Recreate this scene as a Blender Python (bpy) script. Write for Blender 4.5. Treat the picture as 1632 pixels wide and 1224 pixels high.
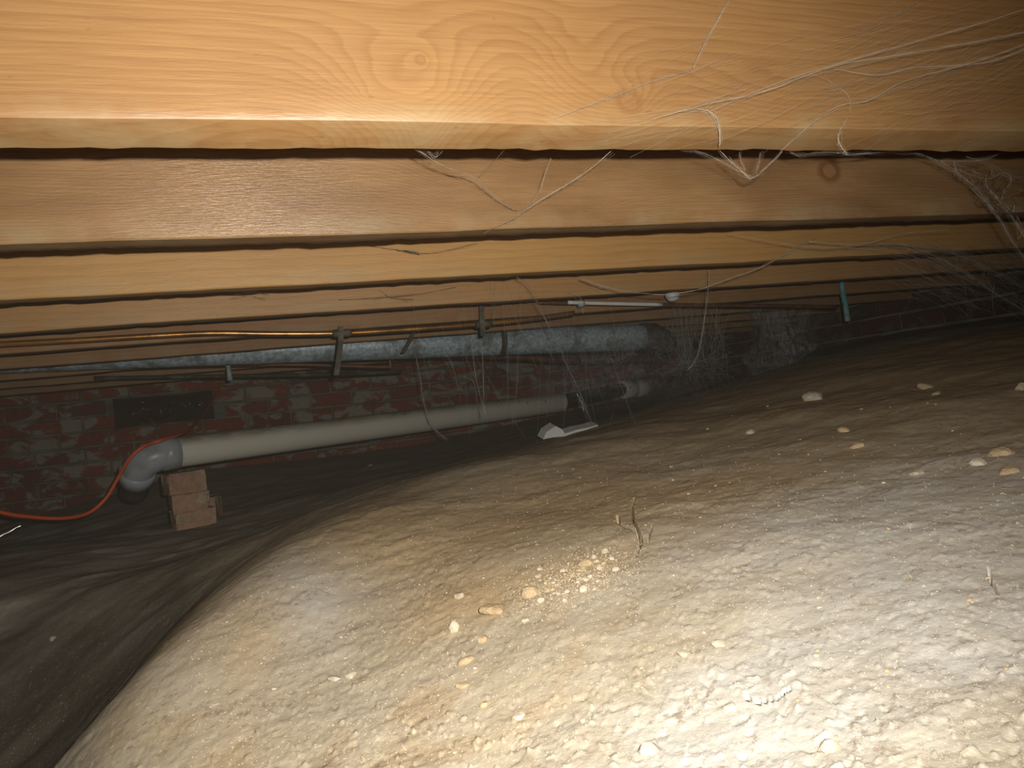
import bpy, bmesh, math, random
import numpy as np
from mathutils import Vector, Matrix
random.seed(7); rng = np.random.default_rng(7)
for o in list(bpy.data.objects): bpy.data.objects.remove(o)
SC = bpy.context.scene; COL = SC.collection

# ---------------------------------------------------------------- camera, world, flash, exposure
F = 1200.0; CAMZ = 0.60
_up = np.array([-.1087, 1, .0228]); _up /= np.linalg.norm(_up)
_x = np.array([(4400-816)/F, (612-250)/F, 1.0]); _x -= _up*_x.dot(_up); _x /= np.linalg.norm(_x)
# blender camera axes (x right, y up, z back)
U = Vector((_up[0], _up[1], -_up[2])); X = Vector((_x[0], _x[1], -_x[2])); Y = U.cross(X)
R = Matrix((X, Y, U))                      # camera vector -> world vector
cd = bpy.data.cameras.new('camera'); cam = bpy.data.objects.new('camera', cd); COL.objects.link(cam)
cd.sensor_width = 36; cd.lens = F/1632*36; cd.clip_start = .01; cd.clip_end = 60
CAM = Vector((0, 0, CAMZ))
cam.matrix_world = Matrix.Translation(CAM) @ R.to_4x4()
SC.camera = cam
w = bpy.data.worlds.new('world'); SC.world = w; w.use_nodes = True
w.node_tree.nodes['Background'].inputs[0].default_value = (.75, .85, 1, 1)
w.node_tree.nodes['Background'].inputs[1].default_value = .02
ld = bpy.data.lights.new('camera_flash', 'SPOT'); ld.energy = 66; ld.spot_size = math.radians(118); ld.spot_blend = 1.0; ld.color = (1, .955, .88); ld.shadow_soft_size = .006
fl = bpy.data.objects.new('camera_flash', ld); COL.objects.link(fl)
fl.location = CAM + R @ Vector((.034, .036, .0)); fl.rotation_euler = (R @ Vector(((640-816)/F, -(640-612)/F, -1))).to_track_quat('-Z', 'Y').to_euler()
vs = SC.view_settings; vs.view_transform = 'Standard'; vs.look = 'None'; vs.gamma = 1; vs.use_curve_mapping = False
vs.exposure = 0.0

def ray(u, v): return (R @ Vector(((u-816)/F, -(v-612)/F, -1)))
def atY(u, v, y):
    d = ray(u, v); return CAM + d*(y/d.y)
def atR(u, v, r):
    return CAM + ray(u, v).normalized()*r

# ---------------------------------------------------------------- helpers
def tag(o, label=None, cat=None, group=None, kind=None):
    if label: o['label'] = label
    if cat: o['category'] = cat
    if group: o['group'] = group
    if kind: o['kind'] = kind
    return o
def link(name, me, mat=None, parent=None, smooth=True):
    o = bpy.data.objects.new(name, me); COL.objects.link(o)
    if mat and not me.materials: me.materials.append(mat)
    if parent:
        o.parent = parent
        o.location = -parent.location if parent.type == 'EMPTY' else (0, 0, 0)
    if smooth:
        me.polygons.foreach_set('use_smooth', [True]*len(me.polygons))
    return o
def empty(name, loc, label, cat, group=None):
    o = bpy.data.objects.new(name, None); COL.objects.link(o); o.location = loc; o.empty_display_size = .05
    return tag(o, label, cat, group)
def fresh(name, verts, faces):
    me = bpy.data.meshes.new(name); me.from_pydata([tuple(v) for v in verts], [], faces); me.update(); return me
class MB:
    def __init__(s): s.v = []; s.f = []
    def add(s, vs_, fs):
        n = len(s.v); s.v += [tuple(a) for a in vs_]; s.f += [tuple(i+n for i in q) for q in fs]
    def tube(s, pts, r, n=6, caps=True):
        pts = [Vector(p) for p in pts]; rr = r if isinstance(r, (list, tuple)) else [r]*len(pts)
        vs_ = []; prev = None
        for i, p in enumerate(pts):
            t = (pts[min(i+1, len(pts)-1)]-pts[max(i-1, 0)]).normalized()
            if prev is None:
                a = Vector((0, 0, 1)) if abs(t.z) < .9 else Vector((1, 0, 0)); prev = t.cross(a).normalized()
            prev = (prev - t*prev.dot(t)).normalized(); b = t.cross(prev)
            for k in range(n):
                an = 2*math.pi*k/n; vs_.append(p+(prev*math.cos(an)+b*math.sin(an))*rr[i])
        fs = [(i*n+k, i*n+(k+1) % n, (i+1)*n+(k+1) % n, (i+1)*n+k) for i in range(len(pts)-1) for k in range(n)]
        if caps: fs += [tuple(range(n))[::-1], tuple((len(pts)-1)*n+k for k in range(n))]
        s.add(vs_, fs); return s
    def build(s, name, mat, parent=None, smooth=True):
        return link(name, fresh(name, s.v, s.f), mat, parent, smooth)
def smoothpts(pts, k=6, jit=0.0):
    P = [Vector(p) for p in pts]; out = []
    Q = [P[0]*2-P[1]]+P+[P[-1]*2-P[-2]]
    for i in range(1, len(Q)-2):
        a, b, c, d = Q[i-1:i+3]
        for j in range(k):
            t = j/k
            p = .5*((2*b)+(c-a)*t+(2*a-5*b+4*c-d)*t*t+(3*b-a-3*c+d)*t**3)
            if jit and (j or i > 1): p = p+Vector((random.gauss(0, jit), random.gauss(0, jit), random.gauss(0, jit)))
            out.append(p)
    out.append(P[-1]); return out
def boxmesh(name, sx, sy, sz, bev=.004, seg=2, jit=0):
    bm = bmesh.new(); bmesh.ops.create_cube(bm, size=1)
    for v in bm.verts: v.co = Vector((v.co.x*sx, v.co.y*sy, v.co.z*sz))
    if jit:
        for v in bm.verts: v.co += Vector((random.uniform(-jit, jit), random.uniform(-jit, jit), random.uniform(-jit, jit)))
    if bev: bmesh.ops.bevel(bm, geom=bm.edges[:], offset=bev, segments=seg, affect='EDGES', profile=.6)
    me = bpy.data.meshes.new(name); bm.to_mesh(me); bm.free(); return me
# numpy noise
_T = rng.random((257, 257))
def vnoise(x, y, s=1, seed=0):
    x = x*s+seed*17.31; y = y*s+seed*9.77
    xi = np.floor(x).astype(int); yi = np.floor(y).astype(int); fx = x-xi; fy = y-yi
    fx = fx*fx*(3-2*fx); fy = fy*fy*(3-2*fy)
    a = _T[xi % 256, yi % 256]; b = _T[(xi+1) % 256, yi % 256]; c = _T[xi % 256, (yi+1) % 256]; d = _T[(xi+1) % 256, (yi+1) % 256]
    return (a*(1-fx)+b*fx)*(1-fy)+(c*(1-fx)+d*fx)*fy-.5
def fbm(x, y, s, oct=4, seed=0, g=.5):
    r = 0; a = 1
    for i in range(oct): r = r+a*vnoise(x, y, s*(2**i)*1.03, seed+i*3); a *= g
    return r

# ---------------------------------------------------------------- materials
class NT:
    def __init__(s, name):
        s.m = bpy.data.materials.new(name); s.m.use_nodes = True; s.t = s.m.node_tree; s.n = s.t.nodes; s.b = s.n['Principled BSDF']
    def set(s, sock, v):
        if isinstance(v, bpy.types.NodeSocket): s.t.links.new(v, sock)
        elif isinstance(v, (tuple, list)) and len(v) == 3 and sock.type == 'RGBA': sock.default_value = (*v, 1)
        else: sock.default_value = v
    def math(s, op, a, b=0.0, c=None, clamp=False):
        n = s.n.new('ShaderNodeMath'); n.operation = op; n.use_clamp = clamp
        s.set(n.inputs[0], a); s.set(n.inputs[1], b)
        if c is not None: s.set(n.inputs[2], c)
        return n.outputs[0]
    def noise(s, vec, scale, detail=4, rough=.5, dist=0):
        n = s.n.new('ShaderNodeTexNoise'); s.set(n.inputs['Vector'], vec); n.inputs['Scale'].default_value = scale
        n.inputs['Detail'].default_value = detail; n.inputs['Roughness'].default_value = rough; n.inputs['Distortion'].default_value = dist
        return n.outputs[0]
    def voro(s, vec, scale):
        n = s.n.new('ShaderNodeTexVoronoi'); s.set(n.inputs['Vector'], vec); n.inputs['Scale'].default_value = scale; return n.outputs['Distance']
    def ramp(s, f, stops, interp='LINEAR'):
        n = s.n.new('ShaderNodeValToRGB'); s.set(n.inputs[0], f); e = n.color_ramp.elements; n.color_ramp.interpolation = interp
        while len(e) < len(stops): e.new(.5)
        for i, (p, c) in enumerate(stops):
            e[i].position = p; e[i].color = (c, c, c, 1) if isinstance(c, (int, float)) else (*c, 1)
        return n.outputs[0]
    def mix(s, f, a, b, mode='MIX'):
        n = s.n.new('ShaderNodeMix'); n.data_type = 'RGBA'; n.blend_type = mode
        s.set(n.inputs[0], f); s.set(n.inputs[6], a); s.set(n.inputs[7], b); return n.outputs[2]
    def coord(s, which='Object'): return s.n.new('ShaderNodeTexCoord').outputs[which]
    def pos(s): return s.n.new('ShaderNodeNewGeometry').outputs['Position']
    def scale(s, v, sc, loc=(0, 0, 0)):
        n = s.n.new('ShaderNodeMapping'); s.set(n.inputs[0], v); n.inputs['Scale'].default_value = sc; n.inputs['Location'].default_value = loc; return n.outputs[0]
    def xyz(s, v):
        n = s.n.new('ShaderNodeSeparateXYZ'); s.set(n.inputs[0], v); return n.outputs
    def comb(s, x, y, z):
        n = s.n.new('ShaderNodeCombineXYZ'); s.set(n.inputs[0], x); s.set(n.inputs[1], y); s.set(n.inputs[2], z); return n.outputs[0]
    def attr(s, name):
        n = s.n.new('ShaderNodeAttribute'); n.attribute_name = name; return n.outputs
    def rnd(s): return s.n.new('ShaderNodeObjectInfo').outputs['Random']
    def bump(s, h, strength=.5, dist=.002):
        n = s.n.new('ShaderNodeBump'); s.set(n.inputs['Height'], h); n.inputs['Strength'].default_value = strength; n.inputs['Distance'].default_value = dist
        s.t.links.new(n.outputs[0], s.b.inputs['Normal'])
    def out(s, col=None, rough=None, metal=None, spec=None):
        if col is not None: s.set(s.b.inputs['Base Color'], col)
        if rough is not None: s.set(s.b.inputs['Roughness'], rough)
        if metal is not None: s.set(s.b.inputs['Metallic'], metal)
        if spec is not None: s.set(s.b.inputs['Specular IOR Level'], spec)
        return s.m
def simple(name, col, rough=.5, metal=0, spec=.5, var=.25, scale=30, dust=None, bump=.2, bscale=60):
    t = NT(name); p = t.pos(); n = t.noise(p, scale, 4)
    c = t.mix(t.ramp(n, [(.3, 0.), (.7, 1.)]), tuple(x*(1-var) for x in col), tuple(min(1, x*(1+var*.6)) for x in col))
    if dust: c = t.mix(t.ramp(t.noise(p, 14, 5, .6), [(.48, 0.), (.66, .8)]), c, dust)
    t.bump(t.noise(p, bscale, 3), bump, .002); return t.out(c, rough, metal, spec)

def wood(name, light, dark, knots, freq=75, rough=.42, spec=.5, warp=.01, tint=None, seed=0., blotch=.35, corek=.75, saw_=.6):
    """object coords: x along the joist, z above its lower edge; knots = (x, z, rx, rz, lift)"""
    t = NT(name); oc = t.coord(); o = t.xyz(oc)
    rn = t.math('MULTIPLY', t.rnd(), 37.0 if not knots else 0.0)
    lv = t.comb(t.math('ADD', t.math('MULTIPLY', o[0], .8), rn), t.math('MULTIPLY', o[1], 3.0), t.math('MULTIPLY', o[2], 4.0))
    fld = t.math('ADD', o[2], t.math('MULTIPLY', t.noise(t.scale(lv, (1, 1, 1), (seed, 0, 0)), 2.2, 3, .5), warp*6))
    core = None
    for (kx, kz, rx, rz, lift) in knots:
        dx = t.math('DIVIDE', t.math('SUBTRACT', o[0], kx), rx*2.6); dz = t.math('DIVIDE', t.math('SUBTRACT', o[2], kz), rz*2.0)
        r2 = t.math('ADD', t.math('MULTIPLY', dx, dx), t.math('MULTIPLY', dz, dz))
        g = t.math('EXPONENT', t.math('MULTIPLY', r2, -1.0))
        fld = t.math('ADD', fld, t.math('MULTIPLY', g, lift))
        if rx > 0:
            ex = t.math('DIVIDE', t.math('SUBTRACT', o[0], kx), rx); ez = t.math('DIVIDE', t.math('SUBTRACT', o[2], kz), rz)
            wob = t.math('MULTIPLY', t.noise(oc, 60, 2), .5)
            rr = t.math('ADD', t.math('SQRT', t.math('ADD', t.math('MULTIPLY', ex, ex), t.math('MULTIPLY', ez, ez))), wob)
            k_ = t.ramp(t.math('MULTIPLY', rr, .5), [(0., .35), (.40, .25), (.54, 1.), (.64, .75), (.85, 0.)])
            core = k_ if core is None else t.math('MAXIMUM', core, k_)
    fine = t.noise(t.scale(oc, (6, 40, 220)), 1.5, 4, .6)
    f2 = t.math('ADD', t.math('MULTIPLY', fld, freq), t.math('MULTIPLY', fine, .35))
    big = t.noise(t.scale(lv, (1.5, 1, 1), (seed*3, 1, 0)), 3.0, 4, .55)
    ring = t.math('FRACT', f2)
    ring = t.ramp(ring, [(0., .15), (.55, .45), (.86, 1.), (.97, .7), (1., .15)])
    c = t.mix(t.math('MULTIPLY', ring, t.math('ADD', .12, t.math('MULTIPLY', big, .65))), light, dark)
    c = t.mix(t.math('MULTIPLY', t.ramp(big, [(.35, 0.), (.7, 1.)]), blotch), c, dark)
    c = t.mix(t.math('MULTIPLY', t.ramp(fine, [(.35, 1.), (.6, 0.)]), .30), c, tuple(x*.72 for x in dark))
    # dirty specks
    sp = t.ramp(t.noise(t.scale(oc, (60, 60, 130)), 1.0, 2), [(.22, 1.), (.30, 0.)])
    c = t.mix(t.math('MULTIPLY', sp, .5), c, (.12, .07, .03))
    # pale mould along the lower arris
    edge = t.math('MULTIPLY', t.ramp(o[2], [(0.0, 1.), (.016, .9), (.035, 0.)]), t.ramp(t.noise(t.scale(oc, (3, 3, 3)), 3, 5, .6), [(.42, 0.), (.62, 1.)]))
    c = t.mix(t.math('MULTIPLY', edge, .35), c, (.40, .33, .19))
    if tint: c = t.mix(1.0, c, tint, 'MULTIPLY')
    if core is not None:
        c = t.mix(t.math('MULTIPLY', core, corek), c, (.20, .085, .03))
    t.out(c, t.math('ADD', t.math('MULTIPLY', big, .25), rough-.12), 0, spec)
    saw = t.noise(t.scale(oc, (45, 45, 500)), 1.0, 3, .6)
    t.bump(t.math('ADD', t.math('MULTIPLY', ring, .12), saw), saw_, .0013)
    return t.m

def kp(u, v, yf):       # pixel on a joist front face -> (x, height above joist bottom)
    p = atY(u, v, yf); return p.x, p.z-JB
JT = .05; JS = .40; J0 = .712
JB = atY(816, 240, J0+JT).z; JH = .22
def K(u, v, yf, rx, rz, lift): x, z = kp(u, v, yf); return (x, z, rx, rz, lift)
w0 = wood('pine_nearest', (.365, .205, .080), (.225, .108, .037),
          [K(670, 95, J0, .0045, .0045, .012), K(1003, 160, J0, .014, .012, .04), K(640, 170, J0, .05, .03, .055),
           K(1355, 12, J0, .006, .006, .01), K(1290, 175, J0, .02, .012, .02)][:2]+[K(655, 170, J0, -.030, .034, .085), K(560, 215, J0, -.05, .012, -.035), K(682, 200, J0, -.008, .007, .03), K(935, 130, J0, -.02, .03, .05), K(1290, 160, J0, -.05, .02, .03), K(590, 152, J0, -.006, .004, .012)],
          freq=105, rough=.44, seed=1., corek=.42, saw_=.3)
w1 = wood('pine_second', (.42, .245, .110), (.22, .115, .046),
          [K(830, 262, J0+JS, -.055, .045, .10), K(1322, 272, J0+JS, .022, .018, .02), K(230, 300, J0+JS, -.12, .03, .03)], freq=190, rough=.34, seed=2.4, blotch=.85, corek=.95)
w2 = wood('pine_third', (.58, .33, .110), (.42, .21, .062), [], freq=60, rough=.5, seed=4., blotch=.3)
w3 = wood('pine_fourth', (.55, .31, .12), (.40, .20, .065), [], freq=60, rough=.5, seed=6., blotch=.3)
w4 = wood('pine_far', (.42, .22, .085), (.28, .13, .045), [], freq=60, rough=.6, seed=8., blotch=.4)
w5 = wood('boards', (.40, .25, .11), (.26, .14, .06), [], freq=60, rough=.6, seed=9.)

def earth():
    t = NT('earth'); p = t.pos(); a = t.attr('tone')[0]; s = t.xyz(t.attr('tone')[0])
    n1 = t.noise(t.scale(p, (1, 1.6, 1.2)), 3.2, 6, .58, .4); n2 = t.noise(p, 16, 5, .6, .6); n3 = t.noise(p, 130, 4, .6)
    c = t.mix(t.ramp(n1, [(.36, 0.), (.64, 1.)]), (.36, .285, .165), (.44, .375, .265))
    c = t.mix(t.math('MULTIPLY', t.ramp(n2, [(.42, 0.), (.64, 1.)]), .6), c, (.49, .43, .325))
    c = t.mix(t.math('MULTIPLY', t.ramp(t.noise(p, 7, 5, .6, 1.), [(.52, 0.), (.66, 1.)]), .5), c, (.42, .29, .15))
    c = t.mix(t.math('MULTIPLY', s[0], t.math('ADD', .35, t.math('MULTIPLY', n2, 1.0)), clamp=True), c, (.49, .475, .43))     # pale powder
    c = t.mix(t.math('MULTIPLY', s[1], t.math('ADD', .5, n2), clamp=True), c, (.46, .345, .20))  # damp brown
    c = t.mix(t.math('MULTIPLY', s[2], .9, clamp=True), c, t.mix(t.ramp(n1, [(.4, 0.), (.6, 1.)]), (.36, .32, .235), (.72, .70, .60)))  # low ground greys, lifted in colour to offset grazing falloff
    c = t.mix(t.math('MULTIPLY', t.attr('tone')[3], .88, clamp=True), c, t.mix(n1, (.045, .034, .020), (.085, .062, .036)))  # shade over the near-left low ground, painted into the soil colour
    sp = t.ramp(t.math('ADD', t.math('MULTIPLY', n3, .6), t.math('MULTIPLY', t.noise(p, 22, 3), .4)), [(.36, 1.), (.43, 0.)])
    c = t.mix(t.math('MULTIPLY', sp, .6), c, (.20, .145, .10))
    c = t.mix(t.math('MULTIPLY', t.ramp(t.noise(p, 38, 5, .7, 1.5), [(.56, 0.), (.66, 1.)]), .45), c, (.24, .17, .12))
    gr = t.ramp(t.noise(p, 240, 2), [(.64, 0.), (.72, 1.)])
    c = t.mix(t.math('MULTIPLY', gr, .5), c, (.74, .66, .52))
    t.bump(t.math('ADD', t.math('MULTIPLY', t.noise(p, 60, 6, .65), 1.), t.math('MULTIPLY', t.noise(p, 300, 3, .6), .35)), .42, .0026)
    return t.out(c, .95, 0, .15)
M_earth = earth()
def stone_mat(name, col, c2):
    t = NT(name); p = t.pos(); n = t.noise(p, 90, 5, .65)
    c = t.mix(t.ramp(n, [(.35, 0.), (.65, 1.)]), col, c2)
    c = t.mix(t.math('MULTIPLY', t.rnd(), .5), c, (.42, .33, .21))
    t.bump(t.noise(p, 160, 4), .7, .003); return t.out(c, .85, 0, .25)
M_pale = stone_mat('pale_stone', (.40, .345, .25), (.52, .47, .375))
M_tan = stone_mat('tan_stone', (.38, .275, .155), (.46, .35, .21))
M_grey = stone_mat('grey_stone', (.26, .225, .19), (.40, .36, .31))
def brickmat(name, a, b, smear, amt):
    t = NT(name); p = t.pos(); rn = t.rnd()
    c = t.mix(rn, a, b); n = t.noise(p, 40, 5, .65)
    c = t.mix(t.math('MULTIPLY', t.ramp(n, [(.4, 0.), (.7, 1.)]), .5), c, tuple(x*.4 for x in a))
    m = t.noise(t.scale(p, (1, 1, 1.6)), 6.5, 6, .62, .5)
    c = t.mix(t.math('MULTIPLY', t.ramp(m, [(.50, 0.), (.56, 1.)]), amt), c, smear)
    t.bump(t.math('ADD', n, t.ramp(m, [(.50, 0.), (.56, .8)])), .8, .005); return t.out(c, .88, 0, .25)
M_brick = brickmat('red_brick', (.42, .095, .045), (.22, .07, .04), (.42, .41, .32), .9)
M_brickp = brickmat('pier_brick', (.58, .36, .24), (.50, .30, .19), (.56, .48, .34), .7)
M_brickd = brickmat('shaded_brick', (.17, .06, .035), (.09, .05, .03), (.19, .165, .11), .6)  # darker copy of the wall brick, gloom of the right wall in its colour
M_mortar = simple('mortar', (.25, .24, .18), .95, scale=9, var=.5, bscale=40, bump=.8)
def pvc():
    t = NT('pvc'); p = t.pos()
    c = t.mix(t.ramp(t.noise(p, 5, 3), [(.3, 0.), (.7, 1.)]), (.84, .81, .66), (.90, .88, .75))
    n = t.noise(t.scale(p, (2, 2, 5)), 4, 6, .7, .5); nz = t.xyz(t.n.new('ShaderNodeNewGeometry').outputs['Normal'])[2]
    c = t.mix(t.math('MULTIPLY', t.ramp(nz, [(.3, 0.), (.85, 1.)]), t.ramp(n, [(.35, .25), (.6, .85)])), c, (.30, .25, .15))   # settled dust lies on top
    c = t.mix(t.ramp(t.noise(p, 23, 3), [(.68, 0.), (.72, .8)]), c, (.22, .15, .08))
    return t.out(c, .30, 0, 1.0)
M_pvc = pvc()
M_pvcg = simple('pvc_grey', (.46, .50, .55), .35, var=.1, dust=(.33, .33, .30))
M_white = simple('white_plastic', (.75, .74, .70), .4, var=.08)
M_dark = simple('dark_rubber', (.035, .03, .022), .7, var=.4, dust=(.10, .08, .05))
M_duct = simple('grey_duct', (.50, .62, .68), .4, metal=.1, var=.45, scale=70, dust=(.16, .18, .15), bump=.7, bscale=120)
M_copper = simple('copper', (.62, .29, .075), .32, metal=.75, var=.35, scale=12, dust=(.17, .10, .04))
M_copperd = simple('copper_dull', (.25, .11, .05), .5, metal=.5, var=.35, dust=(.10, .07, .04))
M_teal = simple('verdigris', (.13, .36, .34), .6, var=.4, scale=60, dust=(.30, .45, .42))
M_strap = simple('strap', (.07, .06, .04), .7, metal=.3, var=.4, dust=(.20, .18, .13))
M_cord = simple('orange_cable', (.80, .11, .02), .45, var=.12)
M_plastic = NT('black_plastic'); M_plastic.b.inputs['Coat Weight'].default_value = 1; M_plastic.b.inputs['Coat Roughness'].default_value = .04; M_plastic.bump(M_plastic.noise(M_plastic.pos(), 12, 1), .3, .01)
M_plastic = M_plastic.out((.055, .028, .012), .09, 0, 1.0)
M_web = NT('web_silk'); M_web = M_web.out((.52, .45, .35), .7, 0, .3)
M_webg = NT('dusty_silk'); M_webg = M_webg.out((.50, .50, .47), .9, 0, .1)
def veil():
    t = NT('web_sheet'); p = t.pos()
    n = t.noise(t.scale(p, (3.0, 3.0, .8)), 22, 6, .75, 1.5); n2 = t.noise(p, 4, 4, .6)
    al = t.math('MULTIPLY', t.ramp(n, [(.38, .03), (.7, .75)]), t.ramp(n2, [(.35, .25), (.6, 1.)]))
    al = t.math('MULTIPLY', al, t.xyz(t.attr('dens')[0])[0])
    t.set(t.b.inputs['Alpha'], al); return t.out((.30, .31, .32), .95, 0, .05)
M_veil = veil()

# ---------------------------------------------------------------- room shell
RX0, RX1, RY1 = -2.0, 2.9, 4.6
FACES = []
def ctrl():
    P = []
    def m(u, v, r): p = atR(u, v, r); P.append((p.x, p.y, p.z-CAMZ))
    # foreground mound (pixel, range)
    for a in [(1632, 1400, .40), (1200, 1400, .42), (816, 1400, .48), (400, 1400, .62), (100, 1400, .78),
              (1632, 1224, .47), (1200, 1224, .50), (816, 1224, .58), (500, 1224, .70), (250, 1224, .82),
              (1632, 1050, .58), (1200, 1050, .62), (816, 1050, .72), (500, 1060, .88),
              (1632, 900, .74), (1200, 900, .79), (816, 900, .93), (600, 930, 1.02),
              (1632, 760, 1.02), (1300, 770, 1.10), (1000, 790, 1.20), (816, 810, 1.25),
              (1632, 650, 1.45), (1300, 670, 1.60), (1050, 700, 1.65),
              (1632, 575, 1.95), (1400, 595, 2.15), (1200, 640, 2.1)]: m(*a)
    # crest line
    for a in [(130, 1224, .93), (185, 1130, .98), (250, 1045, 1.06), (350, 945, 1.17), (450, 872, 1.27), (560, 820, 1.38), (650, 785, 1.48),
              (730, 748, 1.60), (816, 728, 1.72), (940, 693, 1.95), (1080, 655, 2.3), (1200, 605, 2.8), (1300, 573, 3.0), (1420, 548, 2.95), (1632, 528, 2.6)]: m(*a)
    return P
def lowctrl():
    P = []
    def q(u, v, y): p = atY(u, v, y); P.append((p.x, p.y, p.z-CAMZ))
    for a in [(0, 930, 2.3), (0, 880, 3.0), (120, 860, 3.6), (0, 840, 4.5), (300, 846, 2.95), (250, 900, 2.3), (150, 960, 1.9), (450, 800, 3.2), (600, 770, 3.4),
              (740, 728, 3.7), (600, 765, 3.0), (450, 835, 2.4), (900, 685, 3.6), (1000, 655, 3.9), (560, 800, 2.5), (1100, 632, 4.2), (300, 760, 4.5), (700, 705, 4.5), (950, 650, 4.5)]: q(*a)
    P += [(-.45, 1.1, -.60), (-.6, .7, -.62), (-1., .5, -.62), (-1.8, .2, -.55), (-1.9, 2, -.5), (-1.9, 4.5, -.45), (-.45, 1.5, -.53), (2.8, 4.5, .02), (2.85, 3.5, .07), (2.85, 1.2, .02),
          (2.8, .2, -.05), (1.5, .1, -.12), (1.0, -.2, -.2), (.1, .12, -.34), (-.3, .05, -.52), (-.15, .35, -.46), (-1.5, -.6, -.6), (2.8, -.8, -.1), (.2, -.6, -.36)]
    return P
CP = np.array(ctrl()+lowctrl())
def _phi(r2): return .5*r2*np.log(np.maximum(r2, 1e-12))
_n = len(CP); _d2 = ((CP[:, None, :2]-CP[None, :, :2])**2).sum(-1)
_A = np.zeros((_n+3, _n+3)); _A[:_n, :_n] = _phi(_d2)+np.eye(_n)*2e-4
_A[:_n, _n] = 1; _A[:_n, _n+1:] = CP[:, :2]; _A[_n:, :_n] = _A[:_n, _n:].T
_W = np.linalg.solve(_A, np.concatenate([CP[:, 2], [0, 0, 0]]))
def gbase(x, y):
    z = _W[_n]+_W[_n+1]*x+_W[_n+2]*y
    for i in range(_n): z = z+_W[i]*_phi((x-CP[i, 0])**2+(y-CP[i, 1])**2)
    return z+CAMZ
def hit(u, v):
    """first point where the pixel's ray meets the ground"""
    d = ray(u, v).normalized(); ts = np.concatenate([np.arange(.2, 2, .004), np.arange(2, 6, .01)])
    x = CAM.x+d.x*ts; y = CAM.y+d.y*ts; z = CAM.z+d.z*ts
    g = gbase(x, y); k = np.argmax(z < g)
    if not (z < g).any(): k = len(ts)-1
    return Vector((x[k], y[k], g[k])), ts[k]
CRACKS = [([(984, 825), (986, 838), (995, 842), (1010, 848), (1017, 855), (1021, 862)], 2.2),
          ([(1011, 798), (1007, 812), (1010, 832), (1017, 848), (1022, 860), (1021, 868)], 1.3),
          ([(1019, 872), (1015, 880), (1013, 886)], 1.2), ([(1040, 842), (1035, 855), (1032, 866)], .6),
          ([(1575, 905), (1580, 930), (1592, 948)], 1.2), ([(1189, 1118), (1210, 1125), (1240, 1118), (1262, 1105)], 1.6)]
# polar grid round the camera foot, fine where the slope is close
az = np.concatenate([np.linspace(-100, -24, 60)[:-1], np.linspace(-24, 66, 1150), np.linspace(66, 110, 40)[1:]])*math.pi/180
NR = 760; NA = len(az)
sx, cy = np.sin(az), np.cos(az)
rm = np.full(NA, 9.)
rm = np.minimum(rm, np.where(sx > 1e-6, RX1/np.maximum(sx, 1e-6), 9)); rm = np.minimum(rm, np.where(sx < -1e-6, RX0/np.minimum(sx, -1e-6), 9)); rm = np.minimum(rm, np.where(cy > 1e-6, RY1/np.maximum(cy, 1e-6), 9))
tt = np.linspace(0, 1, NR)[:, None]; rr = .10*(rm[None, :]/.10)**tt
GX = (rr*sx[None, :]).ravel(); GY = (rr*cy[None, :]).ravel(); GZ = gbase(GX, GY)
rg = np.sqrt(GX**2+GY**2)
low = 1/(1+np.exp(-(-.33-(GZ-CAMZ))/.03))*np.clip((rg-.7)/.3, 0, 1)       # lower ground at the left
# lumps, gullies and grit
bigl = fbm(GX, GY, 3.2, 3, 1)*.030*np.clip((rg-.5)/1.0, .18, 1)
mid = fbm(GX, GY, 14, 4, 5)*.0030*(1-.3*low)
sm = fbm(GX, GY, 75, 4, 9, .55)*.0009
rdg = (1-np.abs(fbm(GX*.5+GY*.3, GY*1.5-GX*.7, 3, 4, 4, .4))*4)*.013*np.clip(low, 0, 1)
pit = np.clip(vnoise(GX, GY, 110, 3)-.30, 0, 1)*-.012*np.clip(1.4-rg, 0, 1)
grit = np.clip(vnoise(GX, GY, 210, 6)-.27, 0, 1)*.014*np.clip(1.6-rg, 0, 1)
mask = np.clip(vnoise(GX, GY, 9, 8)+.6, 0, 1)
GZ = GZ+bigl*.45+mid+sm+rdg+(pit+grit)*mask
# clods broken from the crust: stepped plates
plate = np.floor((fbm(GX*1.3, GY*2.2, 9, 3, 13)+.5)*4)*.0010
GZ = GZ+plate*np.clip(mask*1.5-.6, 0, 1)
def gz_pix(u, v): return hit(u, v)[0]
for pts, wpx in CRACKS:
    W = [gz_pix(*p) for p in pts]; dist = hit(*pts[0])[1]; wd = wpx*dist/F*.85
    sel = np.where((np.abs(GX-W[0].x) < .25) & (np.abs(GY-W[0].y) < .35))[0]
    X_, Y_ = GX[sel], GY[sel]; best = np.full(len(sel), 9.)
    for a, b in zip(W[:-1], W[1:]):
        ex, ey = b.x-a.x, b.y-a.y; L = ex*ex+ey*ey+1e-12
        s_ = np.clip(((X_-a.x)*ex+(Y_-a.y)*ey)/L, 0, 1)
        best = np.minimum(best, np.hypot(X_-a.x-s_*ex, Y_-a.y-s_*ey))
    best = best+np.abs(vnoise(X_, Y_, 160, 2))*wd*.8
    GZ[sel] -= .035*np.clip(1.5-best/wd, 0, 1)
me = bpy.data.meshes.new('floor')
idx = np.arange(NR*NA).reshape(NR, NA)
q = np.stack([idx[:-1, :-1], idx[:-1, 1:], idx[1:, 1:], idx[1:, :-1]], -1).reshape(-1, 4)[:, ::-1]
me.vertices.add(NR*NA); me.vertices.foreach_set('co', np.stack([GX, GY, GZ], -1).astype(np.float32).ravel())
me.loops.add(q.size); me.loops.foreach_set('vertex_index', q.astype(np.int32).ravel())
me.polygons.add(len(q)); me.polygons.foreach_set('loop_start', np.arange(0, q.size, 4, dtype=np.int32)); me.polygons.foreach_set('loop_total', np.full(len(q), 4, np.int32))
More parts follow.
